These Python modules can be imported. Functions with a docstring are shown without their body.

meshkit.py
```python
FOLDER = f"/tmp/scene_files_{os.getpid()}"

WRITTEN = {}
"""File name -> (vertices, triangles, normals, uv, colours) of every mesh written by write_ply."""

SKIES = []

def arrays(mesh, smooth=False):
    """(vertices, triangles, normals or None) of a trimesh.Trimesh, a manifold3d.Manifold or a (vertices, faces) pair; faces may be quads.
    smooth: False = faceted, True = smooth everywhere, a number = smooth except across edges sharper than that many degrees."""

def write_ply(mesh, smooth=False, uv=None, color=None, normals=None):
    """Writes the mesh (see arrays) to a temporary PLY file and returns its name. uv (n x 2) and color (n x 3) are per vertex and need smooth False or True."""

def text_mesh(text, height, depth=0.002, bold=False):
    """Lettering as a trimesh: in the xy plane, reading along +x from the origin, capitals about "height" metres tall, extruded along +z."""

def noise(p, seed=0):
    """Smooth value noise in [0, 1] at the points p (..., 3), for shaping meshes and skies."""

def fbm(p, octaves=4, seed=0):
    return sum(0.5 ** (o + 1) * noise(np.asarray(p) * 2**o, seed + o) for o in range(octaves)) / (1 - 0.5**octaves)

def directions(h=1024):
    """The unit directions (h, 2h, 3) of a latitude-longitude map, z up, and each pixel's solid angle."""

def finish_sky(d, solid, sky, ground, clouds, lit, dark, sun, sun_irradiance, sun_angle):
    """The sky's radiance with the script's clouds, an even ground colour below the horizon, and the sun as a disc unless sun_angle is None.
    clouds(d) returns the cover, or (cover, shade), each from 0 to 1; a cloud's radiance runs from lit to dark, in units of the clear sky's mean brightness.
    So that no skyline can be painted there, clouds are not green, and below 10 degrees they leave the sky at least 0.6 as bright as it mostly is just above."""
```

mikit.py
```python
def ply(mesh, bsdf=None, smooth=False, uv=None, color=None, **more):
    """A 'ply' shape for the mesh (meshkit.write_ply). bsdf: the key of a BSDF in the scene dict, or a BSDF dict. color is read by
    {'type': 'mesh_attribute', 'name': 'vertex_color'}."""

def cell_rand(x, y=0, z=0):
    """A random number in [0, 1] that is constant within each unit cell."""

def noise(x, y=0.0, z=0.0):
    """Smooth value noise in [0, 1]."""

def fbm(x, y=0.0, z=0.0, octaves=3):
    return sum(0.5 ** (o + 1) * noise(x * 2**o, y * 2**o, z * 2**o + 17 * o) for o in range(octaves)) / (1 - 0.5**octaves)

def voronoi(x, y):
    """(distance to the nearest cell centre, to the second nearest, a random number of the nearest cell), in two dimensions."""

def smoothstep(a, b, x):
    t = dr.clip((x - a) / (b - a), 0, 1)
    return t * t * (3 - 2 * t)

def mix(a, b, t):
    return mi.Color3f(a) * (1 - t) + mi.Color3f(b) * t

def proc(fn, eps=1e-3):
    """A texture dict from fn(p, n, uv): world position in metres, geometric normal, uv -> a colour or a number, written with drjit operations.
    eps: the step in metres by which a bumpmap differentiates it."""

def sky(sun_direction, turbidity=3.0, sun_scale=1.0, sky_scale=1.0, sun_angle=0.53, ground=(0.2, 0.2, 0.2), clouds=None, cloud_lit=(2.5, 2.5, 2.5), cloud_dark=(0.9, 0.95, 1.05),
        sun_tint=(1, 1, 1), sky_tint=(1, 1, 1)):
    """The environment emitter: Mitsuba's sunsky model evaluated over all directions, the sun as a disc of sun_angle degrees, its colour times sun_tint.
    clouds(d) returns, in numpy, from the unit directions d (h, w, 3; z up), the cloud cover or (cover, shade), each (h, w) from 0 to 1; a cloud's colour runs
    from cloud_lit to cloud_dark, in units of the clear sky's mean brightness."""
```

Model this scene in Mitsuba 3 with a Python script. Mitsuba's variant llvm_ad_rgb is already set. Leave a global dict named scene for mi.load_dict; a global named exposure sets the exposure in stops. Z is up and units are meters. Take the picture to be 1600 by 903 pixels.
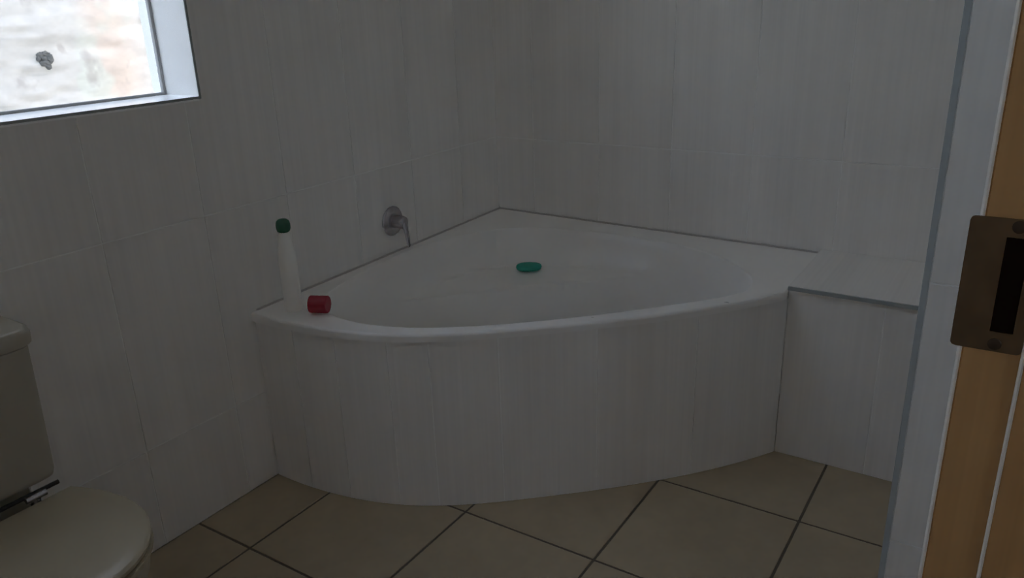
import math, random
import numpy as np, trimesh, mitsuba as mi, mikit, meshkit
import drjit as dr
from shapely.geometry import Polygon, box as sbox
from shapely.ops import unary_union
from scipy.interpolate import splprep, splev
from mikit import proc, noise, fbm, cell_rand, smoothstep, mix
T = mi.ScalarTransform4f
random.seed(3)
scene, labels = {}, {}

# ------------------------------------------------------------------ camera, sky, exposure
CAM = np.array([1.92510, -2.83002, 1.44904])
RM = np.array([[0.83987107, 0.54186113, -0.03167182],
               [0.15899903, -0.30139624, -0.94014872],
               [-0.51897581, 0.78456792, -0.33928938]])       # rows: right, down, forward
cm = np.eye(4)
cm[:3, 0], cm[:3, 1], cm[:3, 2], cm[:3, 3] = -RM[0], -RM[1], RM[2], CAM
scene['camera'] = {'type': 'perspective', 'fov': math.degrees(2*math.atan(800/1246.52)), 'fov_axis': 'x',
                   'near_clip': 0.01, 'far_clip': 200.0, 'to_world': T(cm.tolist())}
exposure = 5.07
SKY_TINT, WALL_ALB, OUT_K = (1.08, 0.95, 0.84), 0.79, 0.84
def cloud_cover(d):
    n = meshkit.fbm(d*[2.5, 2.5, 5.0] + 3.1, 4, 5)
    return np.clip((n-0.35)*2.2, 0, 1)*0.85
scene['sky'] = mikit.sky((0.5, 0.6, 0.62), turbidity=3.5, sun_scale=0.0, sky_scale=1.0, clouds=cloud_cover,
                         cloud_lit=(1.25, 1.25, 1.25), cloud_dark=(0.9, 0.95, 1.0), ground=(0.25, 0.24, 0.22), sky_tint=SKY_TINT)

# ------------------------------------------------------------------ helpers
def add(key, mesh, bsdf, smooth=False, label=None, category=None, kind=None, group=None, **kw):
    scene[key] = mikit.ply(mesh, bsdf, smooth=smooth, **kw)
    tag(key, label, category, kind, group)
    return key
def tag(key, label=None, category=None, kind=None, group=None):
    d = {k: v for k, v in (('label', label), ('category', category), ('kind', kind), ('group', group)) if v}
    if d: labels[key] = d
def num(base):
    if base not in scene and base not in labels: return base
    k = 1
    while f'{base}_{k:03d}' in scene: k += 1
    return f'{base}_{k:03d}'
def bx(x0, x1, y0, y1, z0, z1):
    m = trimesh.creation.box(extents=(x1-x0, y1-y0, z1-z0))
    m.apply_translation(((x0+x1)/2, (y0+y1)/2, (z0+z1)/2)); return m
def cat(*ms): return trimesh.util.concatenate(list(ms))
def rbx(x0, x1, y0, y1, z0, z1, r=0.004, seg=3):
    """box with rounded edges (hull of spheres at the corners)"""
    pts = []
    s = trimesh.creation.uv_sphere(r, count=[2*seg, 4*seg]).vertices
    for x in (x0+r, x1-r):
        for y in (y0+r, y1-r):
            for z in (z0+r, z1-r): pts.append(s+[x, y, z])
    return trimesh.convex.convex_hull(np.vstack(pts))
def lathe(prof, n=40):
    return trimesh.creation.revolve(np.array(prof, float), sections=n)
def loft(rings, cap0=True, cap1=True):
    """rings: list of (n,3) closed loops -> mesh"""
    n = len(rings[0]); v = np.vstack(rings); f = []
    for i in range(len(rings)-1):
        for j in range(n):
            a, b = i*n+j, i*n+(j+1) % n
            f += [[a, b, b+n], [a, b+n, a+n]]
    v = list(v)
    if cap0:
        v.append(rings[0].mean(0)); c = len(v)-1
        f += [[c, (j+1) % n, j] for j in range(n)]
    if cap1:
        v.append(rings[-1].mean(0)); c = len(v)-1; o = (len(rings)-1)*n
        f += [[c, o+j, o+(j+1) % n] for j in range(n)]
    m = trimesh.Trimesh(np.array(v), np.array(f), process=False)
    if m.volume < 0: m.invert()
    return m
def tile_mesh(poly, thick, bev, frame):
    """a slab with bevelled top edge; poly in (u,v), frame(u,v,w)->xyz"""
    c = np.array(poly.exterior.coords)[:-1]
    if Polygon(c).exterior.is_ccw is False: c = c[::-1]
    n = len(c); top = []
    for i in range(n):
        a, b, d = c[i-1], c[i], c[(i+1) % n]
        e0 = (b-a)/np.linalg.norm(b-a); e1 = (d-b)/np.linalg.norm(d-b)
        n0 = np.array([-e0[1], e0[0]]); n1 = np.array([-e1[1], e1[0]])
        m = (n0+n1)/max(1+n0@n1, .2)
        top.append(b+m*bev)
    top = np.array(top)
    v2, f2 = trimesh.creation.triangulate_polygon(Polygon(top), engine='earcut')
    V = [frame(u, v, 0) for u, v in c]+[frame(u, v, thick-bev) for u, v in c]+[frame(u, v, thick) for u, v in top]
    F = []
    for k in (0, n):
        for i in range(n):
            j = (i+1) % n
            F += [[k+i, k+j, k+n+j], [k+i, k+n+j, k+n+i]]
    o = len(V); V += [frame(u, v, thick) for u, v in v2]
    F += [[o+a, o+b, o+c_] for a, b, c_ in f2]
    m = trimesh.Trimesh(np.array(V), np.array(F), process=False)
    t = m.triangles[-1]; nn = np.cross(t[1]-t[0], t[2]-t[0])
    up = np.array(frame(0, 0, 1.0))-np.array(frame(0, 0, 0.0))
    # make side quads and cap consistent with the outward direction
    s = np.sign(np.linalg.det(np.array([np.array(frame(1, 0, 0))-np.array(frame(0, 0, 0)), np.array(frame(0, 1, 0))-np.array(frame(0, 0, 0)), up])))
    F = np.array(F)
    cap = F[4*n:]
    if nn@up < 0: cap = cap[:, ::-1]
    side = F[:4*n] if s > 0 else F[:4*n][:, ::-1]
    return trimesh.Trimesh(np.array(V), np.vstack([side, cap]), process=False)
def lay(parent, us, vs, region, gap, thick, bev, frame, bsdf, base='tile'):
    """lay tiles on a grid clipped to region, each its own entry"""
    for i in range(len(us)-1):
        for j in range(len(vs)-1):
            cell = sbox(us[i]+gap/2, vs[j]+gap/2, us[i+1]-gap/2, vs[j+1]-gap/2).intersection(region)
            for g in getattr(cell, 'geoms', [cell]):
                if g.geom_type == 'Polygon' and g.area > 4e-4:
                    add(num(f'{parent}__{base}'), tile_mesh(g.simplify(1e-5), thick, bev, frame), bsdf)

# ------------------------------------------------------------------ materials
def P(color, rough=0.5, spec=0.5, **kw):
    c = color if isinstance(color, dict) else {'type': 'rgb', 'value': list(color)}
    return {'type': 'twosided', 'bsdf': {'type': 'principled', 'base_color': c, 'roughness': rough, 'specular': spec, **kw}}
def tile_fn(p, n, uv):
    u = dr.select(dr.abs(n.z) > 0.5, p.x, p.x+p.y)
    s = 0.55*noise(u*95.0, p.z*2.2)+0.45*noise(u*240.0+7, p.z*5.0)
    c = fbm(u*9.0, p.z*1.3, 2.0)
    k = 0.955+0.075*s+0.10*(c-0.5)
    return mi.Color3f(1.0, 0.968, 0.93)*(WALL_ALB*k)
scene['wall_tile'] = P(proc(tile_fn), 0.38, 0.4)
def floor_fn(p, n, uv):
    c = fbm(p.x*7.0, p.y*7.0, 1.0, octaves=4); d = fbm(p.x*45.0, p.y*45.0, 4.0)
    return mi.Color3f(0.43, 0.352, 0.242)*(0.84+0.22*c+0.08*d)
scene['floor_tile'] = P(proc(floor_fn), 0.34, 0.4)
scene['floor_grout'] = P((0.13, 0.105, 0.08), 0.9, 0.1)
scene['wall_grout'] = P((0.86, 0.85, 0.83), 0.7, 0.3)
scene['plaster'] = P((0.85, 0.84, 0.81), 0.8, 0.2)
scene['white_paint'] = P((0.80, 0.80, 0.79), 0.45, 0.4)
scene['sill_gloss'] = P((0.92, 0.92, 0.91), 0.12, 0.9)
scene['grey_trim'] = P((0.34, 0.36, 0.355), 0.8, 0.1)
def tub_fn(p, n, uv):
    d = dr.sqrt(dr.square(p.x-1.228)+dr.square((p.y+0.607)*1.0))
    e = dr.sqrt(dr.square(p.x-0.93)+dr.square(p.y+0.905))
    k = smoothstep(0.010, 0.004, d+0.004*noise(p.x*300, p.y*300))*0.65+smoothstep(0.006, 0.002, e)*0.35
    base = mi.Color3f(0.83, 0.805, 0.775)*(0.97+0.05*fbm(p.x*5, p.y*5, p.z*5))
    return mix(base, mi.Color3f(0.12, 0.11, 0.10), k)
scene['tub_acrylic'] = P(proc(tub_fn), 0.28, 0.5)
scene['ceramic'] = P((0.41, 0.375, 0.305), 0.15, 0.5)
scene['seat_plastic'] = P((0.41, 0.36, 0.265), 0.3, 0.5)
scene['chrome'] = {'type': 'roughconductor', 'material': 'Cr', 'alpha': 0.16, 'specular_reflectance': {'type': 'rgb', 'value': [0.72, 0.71, 0.69]}}
scene['gap_shade'] = P((0.02, 0.02, 0.02), 0.5, 0.4)  # near-black that paints the shaded gap below the toilet tank
scene['bottle_white'] = P((0.88, 0.85, 0.80), 0.35, 0.5)
scene['cap_green'] = P((0.025, 0.11, 0.06), 0.4, 0.5)
scene['cap_red'] = P((0.30, 0.018, 0.03), 0.4, 0.5)
scene['soap_teal'] = P((0.035, 0.33, 0.24), 0.5, 0.4)
def wood_fn(p, n, uv):
    w = fbm(p.x*60.0+p.y*60.0, p.z*2.0, 1.0)
    g = noise((p.x+p.y)*420.0, p.z*5.0)
    return mix((0.50, 0.30, 0.13), (0.66, 0.42, 0.20), w*0.8+0.2*g)
scene['wood'] = P(proc(wood_fn), 0.35, 0.5)
scene['edge_highlight'] = P((0.93, 0.91, 0.86), 0.3, 0.5)  # pale colour stands for window light caught on the wood edges
def brass_fn(p, n, uv):
    c = fbm(p.x*40, p.z*28, p.y*20)
    return mix((0.10, 0.075, 0.05), (0.30, 0.22, 0.14), c)
scene['bronze'] = P(proc(brass_fn), 0.38, 0.5, metallic=0.85)
scene['crumbled'] = P((0.15, 0.15, 0.145), 0.9, 0.1)
scene['screw_bronze'] = P((0.07, 0.05, 0.035), 0.45, 0.5, metallic=0.5)
scene['hole_dark'] = P((0.012, 0.006, 0.004), 0.9, 0.1)
scene['window_metal'] = P((0.35, 0.35, 0.35), 0.5, 0.4)
scene['glass'] = {'type': 'thindielectric', 'int_ior': 1.5}
def outside_fn(p, n, uv):
    a = fbm(p.y*3.0, p.z*2.2, 1.0, octaves=4)
    band = smoothstep(0.17, 0.02, dr.abs(p.y+0.875+0.03*noise(p.z*9.0)))
    pink = dr.clip(band*0.9+0.5*(a-0.5), 0, 1)
    c = mix((0.74, 0.735, 0.74), (0.77, 0.665, 0.615), pink)
    mint = smoothstep(0.58, 0.72, fbm(p.y*6.0+3, p.z*5.0, 8.0))
    c = mix(c, (0.76, 0.82, 0.79), mint*0.6)
    grime = smoothstep(0.62, 0.80, fbm(p.y*11.0, p.z*9.0, 20.0, octaves=4))
    mot = 0.90+0.2*fbm(p.y*22.0, p.z*34.0, 3.0)
    return mix(c, (0.46, 0.43, 0.43), grime*0.55)*mi.Color3f(1.04, 1.0, 0.93)*(OUT_K*mot)
scene['outside_plaster'] = P(proc(outside_fn), 0.9, 0.1)

# ------------------------------------------------------------------ the setting
H = 2.55
XN, YN = 1.787, -1.165       # right-hand nib: inner face x, front face y
XR, XO = 1.905, 2.03         # right wall beyond the nib, outer (hall) face
YF = -3.05                   # wall behind the camera
WY0, WY1, WZ0, WZ1 = -2.3, -1.432, 1.233, 2.35   # window opening
E_ = 0.002                   # tile stands proud of its bed
ZS = [0.0]+[0.307+0.6*k for k in range(4)]+[H]

# floor
PX, PY = 0.4345, 0.4535
add('floor', bx(-0.2, 3.3, -4.3, 0.2, -0.1, -E_), 'floor_grout', kind='structure', label='beige square-tiled bathroom floor with dark grout')
lay('floor', [0.2255+PX*k for k in range(-1, 8)], [-0.760+PY*k for k in range(-8, 3)], sbox(0, -4.2, XO+0.6, 0), 0.0075, E_, 0.0012,
    lambda u, v, w: (u, v, w-E_), 'floor_tile')
add('ceiling', bx(-0.2, 3.3, -4.3, 0.2, H, H+0.1), 'plaster', kind='structure', label='plain white ceiling')

# left wall with the window opening
wl = Polygon([(-4.3, 0), (0.2, 0), (0.2, H), (-4.3, H)]).difference(sbox(WY0, WZ0, WY1, WZ1))
m = trimesh.creation.extrude_polygon(wl, 0.2-E_, engine='earcut')        # (y, z, depth)
m.vertices = np.c_[m.vertices[:, 2]-0.2, m.vertices[:, 0], m.vertices[:, 1]]
add('wall_left', m, 'wall_grout', kind='structure', label='tiled window wall on the left')
reg = Polygon([(YF, 0), (0, 0), (0, H), (YF, H)]).difference(sbox(WY0-.008, WZ0-.008, WY1+.008, WZ1+.008))
lay('wall_left', [-0.263-0.3035*k for k in range(10, -2, -1)], ZS, reg, 0.003, E_, 0.0007,
    lambda u, v, w: (w-E_, u, v), 'wall_tile')
# back wall
add('wall_back', bx(-E_, XO, E_, 0.2, 0, H), 'wall_grout', kind='structure', label='tiled back wall behind the bath')
lay('wall_back', [0.184+0.3035*k for k in range(-1, 8)], ZS, sbox(0, 0, XN, H), 0.003, E_, 0.0007,
    lambda u, v, w: (u, E_-w, v), 'wall_tile')
# right wall: nib at the end of the bath alcove, then the thinner wall to the door
add('wall_right', cat(bx(XN+E_, XO, YN+E_, 0.0, 0, H), bx(XR, XO, -2.06, YN+E_, 0, H), bx(XR, XO, -2.9, -2.06, 2.1, H), bx(XR, XO, -4.2, -2.94, 0, H)),
    'wall_grout', kind='structure', label='tiled wall nib beside the door on the right')
lay('wall_right', [XN+0.012, XN+0.012+0.3], ZS, sbox(XN+.012, 0, XR+.1, H), 0.003, E_, 0.0007, lambda u, v, w: (u, YN+E_-w, v), 'wall_tile')
lay('wall_right', [YN+0.012+0.3035*k for k in range(0, 5)], ZS, sbox(YN+.012, 0, 0, H), 0.003, E_, 0.0007, lambda u, v, w: (XN+E_-w, u, v), 'wall_tile')
# square-edged trim on the nib's corner
q = [(XN+0.012, YN), (XN+0.012, YN+.012), (XN, YN+0.012), (XN, YN+.001), (XN+.001, YN)]
add('trim_1', trimesh.creation.extrude_polygon(Polygon(q).convex_hull, H, engine='earcut'), 'corner_grey', kind='structure', label='grey tile corner trim on the wall nib')
# wall behind the camera and the passage beyond the door
add('wall_front', bx(-E_, XR, YF-0.15, YF, 0, H), 'plaster', kind='structure', label='wall behind the camera')
HY0, HY1, HZ0, HZ1 = -4.15, -3.7, 1.2, 2.1          # unseen passage window, added to send fill daylight through the door
scene['hall_paint'] = P((0.72, 0.58, 0.44), 0.8, 0.2)
m = trimesh.creation.extrude_polygon(sbox(-4.2, 0, 0.2, H).difference(sbox(HY0, HZ0, HY1, HZ1)), 0.1, engine='earcut')
m.vertices = np.c_[m.vertices[:, 2]+3.2, m.vertices[:, 0], m.vertices[:, 1]]
add('wall_hall', cat(m, bx(XO, 3.2, 0.0, 0.2, 0, H), bx(XO, 3.2, -4.3, -4.2, 0, H)), 'hall_paint', kind='structure', label='passage walls outside the door')

# window: reveal linings, sill, frame, pane
GX = -0.14
tag('window_1', 'small clear window with white reveal high on the left wall', kind='structure')
add('window_1__sill', bx(-0.2, E_*0+0.001, WY0, WY1, WZ0-0.012, WZ0), 'sill_gloss', label='white window sill')
add('window_1__reveal', cat(bx(-0.2, 0.0, WY1, WY1+0.006, WZ0, WZ1), bx(-0.2, 0.0, WY0-0.006, WY0, WZ0, WZ1), bx(-0.2, 0.0, WY0, WY1, WZ1, WZ1+0.006)), 'white_paint', label='white painted window reveal')
tr = Polygon([(WY0-.007, WZ0-.007), (WY1+.007, WZ0-.007), (WY1+.007, WZ1+.007), (WY0-.007, WZ1+.007)]).difference(sbox(WY0-.0005, WZ0-.0005, WY1+.0005, WZ1+.0005))
m = trimesh.creation.extrude_polygon(tr, 0.004, engine='earcut'); m.vertices = np.c_[m.vertices[:, 2]-0.002, m.vertices[:, 0], m.vertices[:, 1]]
add('window_1__edge_trim', m, 'grey_trim', label='thin grey tile trim around the window opening')
fr = sbox(WY0, WZ0, WY1, WZ1).difference(sbox(WY0+.008, WZ0+.007, WY1-.008, WZ1-.008))
m = trimesh.creation.extrude_polygon(fr, 0.012, engine='earcut'); m.vertices = np.c_[m.vertices[:, 2]+GX-0.012, m.vertices[:, 0], m.vertices[:, 1]]
add('window_1__frame', m, 'window_metal', label='thin dark metal window frame')
g = trimesh.Trimesh([[GX-.006, WY0+.01, WZ0+.006], [GX-.006, WY1-.01, WZ0+.006], [GX-.006, WY1-.01, WZ1-.01], [GX-.006, WY0+.01, WZ1-.01]], [[0, 1, 2], [0, 2, 3]], process=False)
add('window_1__pane', g, 'glass', label='clear window pane')

# the whitewashed wall across the gap outside
XE = -1.25
ZE = 2.1
YE = -3.2
ADDED_EAVE = 0.18
ny, nz = 440, 210
ys, zs = np.linspace(YE, 1.2, ny), np.linspace(0.0, ZE, nz)
Yg, Zg = np.meshgrid(ys, zs, indexing='ij')
pp = np.stack([Yg*1.0, Zg*3.2, Yg*0], -1)
dx = 0.035*(meshkit.fbm(pp*4.0, 5, 2)-0.5)+0.022*(meshkit.noise(np.stack([Yg*9, Zg*40, Yg*0], -1), 4)-0.5)*np.clip((-Yg-0.95)*4, 0.2, 1)
V = np.stack([XE+dx, Yg, Zg], -1).reshape(-1, 3); F = []
idx = np.arange(ny*nz).reshape(ny, nz)
F = np.vstack([np.c_[idx[:-1, :-1].ravel(), idx[1:, :-1].ravel(), idx[1:, 1:].ravel()], np.c_[idx[:-1, :-1].ravel(), idx[1:, 1:].ravel(), idx[:-1, 1:].ravel()]])
add('wall_outside', cat(trimesh.Trimesh(V, F, process=False), bx(XE-0.25, XE-0.13, YE, 1.2, 0, ZE)), 'outside_plaster', smooth=True, kind='structure', label='whitewashed rough plaster wall outside the window')
bl = []
for (yy, zz, ry, rz) in [(-1.178, 1.312, .013, .014), (-1.160, 1.316, .016, .011), (-1.147, 1.300, .012, .018), (-1.163, 1.286, .016, .011), (-1.176, 1.284, .012, .010), (-1.158, 1.272, .010, .012), (-1.186, 1.300, .008, .009), (-1.166, 1.300, .013, .012)]:
    b = trimesh.creation.icosphere(subdivisions=2, radius=1.0); b.vertices = b.vertices*[.010, ry, rz]
    b.vertices *= (0.75+0.6*meshkit.noise(b.vertices*190+yy*50, 2))[:, None]
    i_ = np.argmin(np.abs(ys-yy)); j_ = np.argmin(np.abs(zs-zz))
    b.apply_translation((XE+dx[i_, j_]+.001, yy, zz)); bl.append(b)
add('wall_outside__crumbled_spot', cat(*bl), 'crumbled', label='dark crumbled spot in the plaster')
add('ground', bx(-8, -0.2, -8, 8, -0.2, -0.1), 'outside_plaster', kind='structure', label='paved ground outside')

add('added_eave', bx(-0.2-ADDED_EAVE, -0.2, -4.3, 0.2, H+.1, H+.2), 'plaster', kind='structure', label='unseen roof overhang added to cut steep skylight') if ADDED_EAVE > 0 else None  # out of view, added to hold back overhead sky light

# door frame at the right edge of the picture
YJ = -2.10
tag('door_1', 'varnished wooden door frame with bronze strike plate at the right edge', kind='structure')
c_ = 0.0045
jp = Polygon([(1.899, YJ+c_), (1.899+c_, YJ), (1.947, YJ), (1.947, YJ-0.0125+.002), (1.949, YJ-.0125), (2.04, YJ-.0125), (2.04, YJ+.045), (1.899, YJ+.045)])
add('door_1__jamb', trimesh.creation.extrude_polygon(Polygon([(1.8995, YJ+c_), (1.899+c_, YJ), (2.04, YJ), (2.04, YJ+.04), (1.8995, YJ+.04)]), 2.1, engine='earcut'), 'wood', label='varnished orange-brown jamb')
add('door_1__highlight_strip', trimesh.creation.extrude_polygon(Polygon([(1.8985, YJ+.0025), (1.9005, YJ-.0006), (1.9022, YJ-.0006), (1.9022, YJ+.0006), (1.899, YJ+c_+.004), (1.8985, YJ+c_+.004)]), 2.1, engine='earcut'), 'edge_highlight', label='pale strip painting the window highlight along the jamb edge')
add('door_1__stop', trimesh.creation.extrude_polygon(Polygon([(1.947, YJ), (1.947, YJ-.011), (1.9485, YJ-.0125), (2.03, YJ-.0125), (2.03, YJ)]), 2.1, engine='earcut'), 'wood', label='wooden door stop')
add('door_1__highlight_strip_001', trimesh.creation.extrude_polygon(Polygon([(1.9450, YJ), (1.9450, YJ-.012), (1.9465, YJ-.0134), (1.948, YJ-.0134), (1.948, YJ)]), 2.1, engine='earcut'), 'edge_highlight', label='pale strip painting the window highlight along the stop edge')
add('door_1__jamb_001', bx(1.8995, 2.04, -2.94, -2.90, 0, 2.1), 'wood')
add('door_1__head', bx(1.8995, 2.04, -2.90, YJ, 2.06, 2.1), 'wood')

# ------------------------------------------------------------------ strike plate
pl = Polygon([(1.8925, 1.160), (1.9450, 1.160), (1.9450, 1.274), (1.8925, 1.274)]).buffer(-.004).buffer(.004, quad_segs=4)
hl = sbox(1.9198, 1.1775, 1.9366, 1.2590)
sc1, sc2 = (1.9272, 1.2680), (1.9250, 1.1668)
def xz(poly, y, depth):      # extruded towards -y from plane y
    m = trimesh.creation.extrude_polygon(poly, depth, engine='earcut')
    m.vertices = np.c_[m.vertices[:, 0], y-m.vertices[:, 2], m.vertices[:, 1]]; m.invert(); return m
add('door_1__strike_plate', xz(pl.difference(hl), YJ-.0002, 0.0022), 'bronze', label='tarnished bronze strike plate with rectangular latch hole', smooth=False)
add('door_1__strike_plate__latch_hole', bx(1.9190, 1.9374, YJ-.0008, YJ-.0001, 1.1767, 1.2598), 'hole_dark', label='dark latch hole')
for (u, v) in (sc1, sc2):
    s = lathe([(0, 0), (0.0052, 0), (0.0052, 0.0007), (0.0038, 0.0013), (0, 0.0015)], 20)
    s = s.difference(bx(-0.006, 0.006, -0.0006, 0.0006, 0.0007, 0.003)) if False else s
    s.vertices = np.c_[s.vertices[:, 0]+u, YJ-.0022-s.vertices[:, 2], s.vertices[:, 1]+v]; s.invert()
    add(num('door_1__strike_plate__screw'), s, 'screw_bronze', smooth=30, label='dark bronze screw')

# ------------------------------------------------------------------ bath: outline curve of the apron (plan)
cp = np.array([(0.001, -1.360), (.12, -1.358), (.25, -1.345), (.38, -1.318), (.50, -1.272), (.60, -1.212), (.70, -1.134), (.80, -1.050), (.90, -0.961), (1.00, -0.866), (1.10, -0.762), (1.20, -0.646), (1.285, -0.531), (1.36, -0.415)])
tck, _ = splprep(cp.T, s=2e-5, k=3)
crv = np.array(splev(np.linspace(0, 1, 600), tck)).T
sl = np.r_[0, np.cumsum(np.linalg.norm(np.diff(crv, axis=0), axis=1))]
tg = np.gradient(crv, axis=0); tg /= np.linalg.norm(tg, axis=1, keepdims=True)
nrm = np.c_[tg[:, 1], -tg[:, 0]]           # outward (towards the room)
def at_s(s, off):
    return np.array([np.interp(s, sl, crv[:, 0]+nrm[:, 0]*off), np.interp(s, sl, crv[:, 1]+nrm[:, 1]*off)])
def strip(s0, s1, z0, z1, o0, o1, bev=0.0):
    n = max(2, int((s1-s0)/0.02)+1); ss = np.linspace(s0, s1, n); secs = []
    for i, s in enumerate(ss):
        a, b = at_s(s, o0), at_s(s, o1)
        secs.append(np.array([[*a, z0], [*b, z0], [*b, z1], [*a, z1]]))
    return loft(secs)
ZA = 0.548
add('bath_surround', strip(0.0, sl[-1], 0.0, ZA, -0.018, -0.0), 'wall_grout', label='curved tiled front boxing in the corner bath', category='bath surround')
def s_near(x, y): return sl[np.argmin(((crv-[x, y])**2).sum(1))]
js = [0.003, 0.16, 0.31, s_near(.47, -1.29), s_near(.575, -1.23), s_near(.735, -1.11), s_near(.955, -.92), s_near(1.165, -.68), sl[-1]-.0005]
for a, b in zip(js[:-1], js[1:]):
    add(num('bath_surround__tile'), strip(a+.0015, b-.0015, 0.003, ZA-.001, 0.0, E_), 'wall_tile')

# ------------------------------------------------------------------ bathtub shell: polar loft from the basin's centre
cc = np.array([0.62, -0.68])
OUT = 0.012
lip = crv+nrm*OUT
outer = np.vstack([[[0.001, -0.001]], [[0.001, lip[0, 1]]], lip[1::4], [[1.3585, lip[-1, 1]]], [[1.3585, -0.001]]])
outer[:, 0] = np.clip(outer[:, 0], 0.001, 1.3585)
inner_px = np.array([(0.129, -1.194), (0.088, -1.084), (0.046, -0.803), (0.080, -0.468), (0.215, -0.242), (0.455, -0.149), (0.728, -0.130), (1.002, -0.186), (1.174, -0.290), (1.236, -0.390), (1.238, -0.469),
                     (1.208, -0.545), (1.130, -0.645), (1.005, -0.790), (0.880, -0.920), (0.735, -1.055), (0.599, -1.160), (0.430, -1.245), (0.286, -1.262), (0.196, -1.245)])
tck2, _ = splprep(np.vstack([inner_px, inner_px[:1]]).T, s=4e-4, per=True)
inner = np.array(splev(np.linspace(0, 1, 400, endpoint=False), tck2)).T
def ang(p): return np.arctan2(p[:, 1]-cc[1], p[:, 0]-cc[0])
th = np.unique(np.round(np.concatenate([ang(outer[[0, 1, -2, -1]]), np.linspace(-math.pi, math.pi, 361)[:-1]]), 6))
def radius(poly, th):
    from shapely.geometry import LineString
    P_ = Polygon(poly).exterior; r = []
    for t in th:
        I = P_.intersection(LineString([cc, cc+3*np.array([math.cos(t), math.sin(t)])]))
        pts = [I] if I.geom_type == 'Point' else list(getattr(I, 'geoms', []))
        r.append(max(math.hypot(p.x-cc[0], p.y-cc[1]) for p in pts))
    return np.array(r)
ro, ri = radius(outer, th), radius(inner, th)
def zrim(x, y): return 0.595-0.0105*(x-y)
ds = np.stack([np.cos(th), np.sin(th)], 1)
rings = []
def ss(a, b, x):
    t = np.clip((x-a)/(b-a), 0, 1); return t*t*(3-2*t)
def bowl_z(xy, t):
    s = xy[:, 0]-xy[:, 1]
    seat = 1-ss(0.93, 1.13, s)
    bottom = 0.13+(0.455-0.13)*seat
    w0 = 0.24-0.09*seat
    d = np.clip((1-t)/w0, 0, 1)
    k = 1-(1-d)**2.4
    k *= ss(0, 0.16, d)*0.35+0.65
    return zrim(xy[:, 0], xy[:, 1])-(zrim(xy[:, 0], xy[:, 1])-bottom)*np.where(d <= 0, 0, k)
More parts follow.
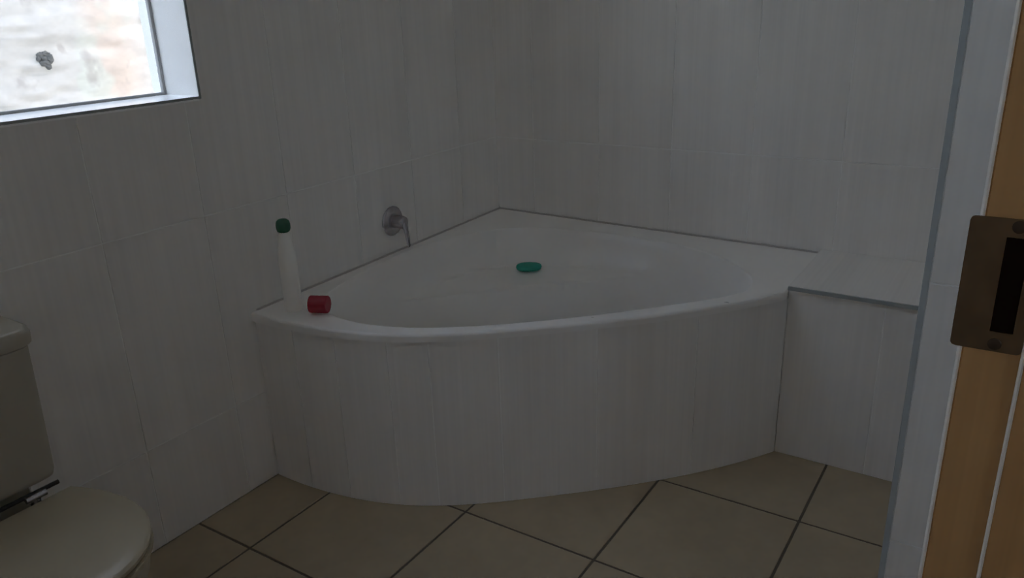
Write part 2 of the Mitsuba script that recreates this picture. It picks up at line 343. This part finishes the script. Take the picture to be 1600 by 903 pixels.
for t in np.r_[np.linspace(0.04, 0.6, 12), np.linspace(0.62, 0.985, 40)]:
    xy = cc+ds*(ri*t)[:, None]
    rings.append(np.c_[xy, bowl_z(xy, np.full(len(th), t))])
last = rings[-1]
# rolled inner edge, flat rim, rolled outer lip, skirt down to the tiles
for k in np.linspace(0, 1, 6)[1:]:
    xy = cc+ds*(ri*(0.985+0.015*k)+0.012*k)[:, None]
    zt = zrim(xy[:, 0], xy[:, 1])
    rings.append(np.c_[xy, last[:, 2]*(1-math.sin(k*math.pi/2))+zt*math.sin(k*math.pi/2)])
rin = ri+0.012
for k in np.linspace(0, 1, 6)[1:]:
    xy = cc+ds*(rin+(np.maximum(ro-0.010, rin+.004)-rin)*k)[:, None]
    rings.append(np.c_[xy, zrim(xy[:, 0], xy[:, 1])])
for a in np.linspace(0, math.pi/2, 6)[1:]:
    xy = cc+ds*(np.maximum(ro-0.010, rin+.004)+0.010*math.sin(a))[:, None]
    rings.append(np.c_[xy, zrim(xy[:, 0], xy[:, 1])-0.010*(1-math.cos(a))])
xy = cc+ds*ro[:, None]
rings.append(np.c_[xy, np.full(len(th), 0.551)])
xy = cc+ds*(ro-0.05)[:, None]
rings.append(np.c_[xy, np.full(len(th), 0.5495)])
tub = loft(rings, cap0=True, cap1=False)
if tub.face_normals[0][2] < 0: tub.invert()
tag('bathtub', 'white acrylic corner bathtub set into tiled surround below the tap', 'bathtub')
add('bathtub__shell', tub, 'tub_acrylic', smooth=40)
dr_ = lathe([(0, 0), (0.026, 0), (0.030, 0.001), (0.032, 0.003), (0.026, 0.004), (0.022, 0.002), (0, 0.002)], 32)
dr_.apply_translation((0.62, -0.68, 0.1315)); add('bathtub__drain', dr_, 'chrome', smooth=30, label='chrome drain ring')
# silicone bead where the bath meets the two walls
def bead(a, b):
    a, b = np.array(a, float), np.array(b, float)
    s = trimesh.creation.cylinder(0.0045, segment=[a, b], sections=10); return s
scene['corner_grey'] = P((0.42, 0.45, 0.46), 0.7, 0.2)
scene['silicone'] = P((0.48, 0.45, 0.43), 0.5, 0.3)
add('bathtub__sealant', cat(bead((0.0055, -1.35, 0.5815), (0.0055, -0.006, 0.5965)), bead((0.006, -0.0055, 0.5965), (1.35, -0.0055, 0.5825))), 'silicone', smooth=40, label='greyish sealant bead along the walls')

# ------------------------------------------------------------------ tiled ledge at the end of the bath
tag('tiled_ledge', 'boxed tiled ledge between the bathtub and the wall nib', 'ledge')
add('tiled_ledge__body', bx(1.3610, XN-.0005, -0.413, -0.0005, 0.0, 0.583), 'wall_grout')
lay('tiled_ledge', [1.3610, 1.64, 1.95], [0.0, 0.583], sbox(1.3610, 0, XN-.001, 0.583), 0.003, E_, 0.0007, lambda u, v, w: (u, -0.413-w, v), 'wall_tile')
add('tiled_ledge__top_slab', bx(1.362, XN-.001, -0.431, -0.001, 0.5832, 0.5952), 'wall_tile', label='pale tile slab on top')
add('tiled_ledge__edge_trim', bx(1.362, XN-.001, -0.436, -0.4312, 0.5825, 0.5940), 'grey_trim', label='dark trim along the front edge')

# ------------------------------------------------------------------ bath mixer on the left wall
TY, TZ = -0.700, 0.706
def along_x(m, x, y, z):
    m = m.copy(); m.vertices = np.c_[m.vertices[:, 2]+x, m.vertices[:, 0]+y, m.vertices[:, 1]+z]; return m
tag('bath_mixer', 'chrome single-lever bath mixer on the wall above the bathtub rim', 'tap')
add('bath_mixer__wall_plate', along_x(lathe([(0, 0), (0.054, 0), (0.055, 0.002), (0.052, 0.006), (0.034, 0.012), (0.030, 0.013), (0, 0.013)], 48), 0.0005, TY, TZ), 'chrome', smooth=35, label='round chrome wall plate')
add('bath_mixer__body', along_x(lathe([(0, 0.012), (0.023, 0.012), (0.024, 0.014), (0.024, 0.050), (0.022, 0.058), (0.014, 0.063), (0, 0.064)], 40), 0, TY, TZ), 'chrome', smooth=35)
lv = [np.c_[np.full(16, 0)+0, np.zeros(16), np.zeros(16)]]
sec = []
for k, (dz, hw, xx, hx) in enumerate([(0.010, .013, .056, .007), (-0.010, .013, .061, .007), (-0.035, .010, .066, .005), (-0.065, .0085, .070, .004), (-0.085, .0085, .072, .0035), (-0.090, .006, .0725, .0025)]):
    a = np.linspace(0, 2*math.pi, 17)[:-1]
    sec.append(np.c_[xx+hx*np.cos(a), TY+hw*np.sin(a), np.full(16, TZ+dz)])
add('bath_mixer__lever', loft(sec), 'chrome', smooth=40, label='chrome lever hanging down')

# ------------------------------------------------------------------ bottle, red cap, soap
bxp, byp = 0.105, -1.292
bz = zrim(bxp, byp)
tag('bottle', 'tall white plastic bottle with green cap standing on the bathtub rim', 'bottle')
bt = lathe([(0, 0), (0.022, 0), (0.0255, 0.003), (0.0265, 0.010), (0.0268, 0.120), (0.0262, 0.160), (0.0235, 0.195), (0.0195, 0.222), (0.0165, 0.240), (0.0145, 0.247), (0, 0.247)], 40)
bt.apply_translation((bxp, byp, bz)); add('bottle__body', bt, 'bottle_white', smooth=40)
cpm = lathe([(0, 0.2472), (0.013, 0.2472), (0.0185, 0.251), (0.0212, 0.260), (0.0212, 0.272), (0.0185, 0.281), (0.012, 0.2865), (0, 0.288)], 40)
cpm.apply_translation((bxp, byp, bz)); add('bottle__cap', cpm, 'cap_green', smooth=40, label='round dark green cap')
rc = lathe([(0, 0), (0.024, 0), (0.0262, 0.002), (0.0265, 0.004), (0.0265, 0.055), (0.0258, 0.0565), (0.0235, 0.0565), (0.0235, 0.006), (0, 0.006)], 40)
u = np.array([0.90, 0.42]); u /= np.linalg.norm(u)            # axis on the rim; opening to the left
rcx, rcy = 0.193, -1.268
ax_ = np.array([-u[0], -u[1], 0.0]); sd = np.array([-ax_[1], ax_[0], 0]); upv = np.array([0, 0, 1.0])
v_ = rc.vertices
rc.vertices = np.array([rcx, rcy, zrim(rcx, rcy)+0.0268])+v_[:, :1]*sd+v_[:, 1:2]*upv+(v_[:, 2:]-0.028)*ax_
add('red_cap', rc, 'cap_red', smooth=35, label='red plastic cap lying on the bathtub rim beside the bottle', category='cap')
sp = trimesh.creation.icosphere(subdivisions=4, radius=1.0)
v_ = sp.vertices; ax4 = np.sign(v_)*np.abs(v_)**np.array([0.85, 0.85, 0.7])
sp.vertices = ax4*[0.050, 0.030, 0.0155]; sp.vertices += 0.0012*(meshkit.noise(sp.vertices*60, 3)-0.5)[:, None]
sp.apply_transform(trimesh.transformations.rotation_matrix(math.radians(33), [0, 0, 1])); sp.apply_translation((0.350, -0.325, 0.0))
def tub_z(xy):
    a = np.arctan2(xy[:, 1]-cc[1], xy[:, 0]-cc[0]); R_ = np.hypot(*(xy-cc).T)
    return bowl_z(xy, R_/np.interp(a, th, ri))
sp.vertices[:, 2] += np.max(tub_z(sp.vertices[:, :2])-sp.vertices[:, 2])+0.0006
add('soap_bar', sp, 'soap_teal', smooth=True, label='turquoise oval soap bar on the seat inside the bathtub', category='soap')

# ------------------------------------------------------------------ toilet
TC = -2.235
tag('toilet', 'cream close-coupled toilet with closed lid in the lower left corner', 'toilet')
def dshape(x0, x1, hw, z, n=48, back=0.8):
    """toilet plan outline: straight-ish sides, round nose towards +x"""
    out = []
    xm = x0+(x1-x0)*0.42; a = x1-xm
    for t in np.linspace(-math.pi/2, math.pi/2, n//2): out.append((xm+a*math.cos(t), TC+hw*math.sin(t)))
    for k in np.linspace(0, 1, n//4+1)[1:]: out.append((xm+(x0-xm)*k, TC+hw*(1-(1-back)*k**2)))
    for k in np.linspace(0, 1, n//4+1)[1:]: out.append((x0, TC+hw*back*(1-2*k)))
    for k in np.linspace(0, 1, n//4+1)[1:-1]: out.append((x0+(xm-x0)*k, TC-hw*(1-(1-back)*(1-k)**2)))
    p = np.array(out); return np.c_[p, np.full(len(p), z)]
bowl = loft([dshape(.12, .50, .115, 0.0), dshape(.12, .49, .105, .06), dshape(.13, .49, .105, .14), dshape(.14, .52, .135, .23), dshape(.15, .565, .168, .31), dshape(.16, .592, .184, .37), dshape(.16, .596, .186, .400), dshape(.163, .590, .182, .408)])
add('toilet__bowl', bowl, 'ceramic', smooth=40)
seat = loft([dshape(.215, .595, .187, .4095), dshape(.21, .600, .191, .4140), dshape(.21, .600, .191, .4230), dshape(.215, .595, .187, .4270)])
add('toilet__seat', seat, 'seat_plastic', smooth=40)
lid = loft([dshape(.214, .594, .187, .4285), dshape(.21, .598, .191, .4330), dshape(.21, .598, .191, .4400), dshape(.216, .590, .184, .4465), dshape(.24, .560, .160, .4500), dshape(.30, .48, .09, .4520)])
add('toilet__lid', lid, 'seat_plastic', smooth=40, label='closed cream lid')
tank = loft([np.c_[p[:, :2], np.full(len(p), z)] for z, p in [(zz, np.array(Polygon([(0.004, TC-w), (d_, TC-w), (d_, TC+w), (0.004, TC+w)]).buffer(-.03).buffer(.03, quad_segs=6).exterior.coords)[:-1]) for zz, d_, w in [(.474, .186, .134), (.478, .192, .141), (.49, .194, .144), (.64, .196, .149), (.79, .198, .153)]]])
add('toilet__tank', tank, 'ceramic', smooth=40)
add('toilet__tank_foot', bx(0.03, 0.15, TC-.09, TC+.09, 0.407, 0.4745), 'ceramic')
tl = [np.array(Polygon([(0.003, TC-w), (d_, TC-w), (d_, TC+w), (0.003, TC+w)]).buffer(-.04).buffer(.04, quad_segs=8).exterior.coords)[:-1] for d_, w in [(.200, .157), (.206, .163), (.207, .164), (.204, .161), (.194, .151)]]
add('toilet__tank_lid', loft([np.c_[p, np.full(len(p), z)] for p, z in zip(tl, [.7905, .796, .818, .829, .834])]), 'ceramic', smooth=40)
fb = lathe([(0, 0), (.022, 0), (.022, .004), (.019, .006), (0, .0065)], 32); fb.apply_translation((.10, TC, .834)); add('toilet__flush_button', fb, 'chrome', smooth=30, label='chrome flush button')
for s in (1, -1):
    h = trimesh.creation.cylinder(0.0075, segment=[(0.212, TC+s*.075-.022, .4605), (0.212, TC+s*.075+.022, .4605)], sections=20)
    b = trimesh.creation.cylinder(0.011, segment=[(0.205, TC+s*.075, .409), (0.205, TC+s*.075, .458)], sections=20)
    add(num('toilet__hinge'), cat(h, b), 'chrome', smooth=40, label='chrome seat hinge')
add('toilet__gap_shade_rod', trimesh.creation.cylinder(0.005, segment=[(0.205, TC-.13, .4655), (0.205, TC+.13, .4655)], sections=16), 'gap_shade', smooth=40, label='dark rod drawn for the shadow gap under the tank')  # dark rod puts in the shade between tank and lid
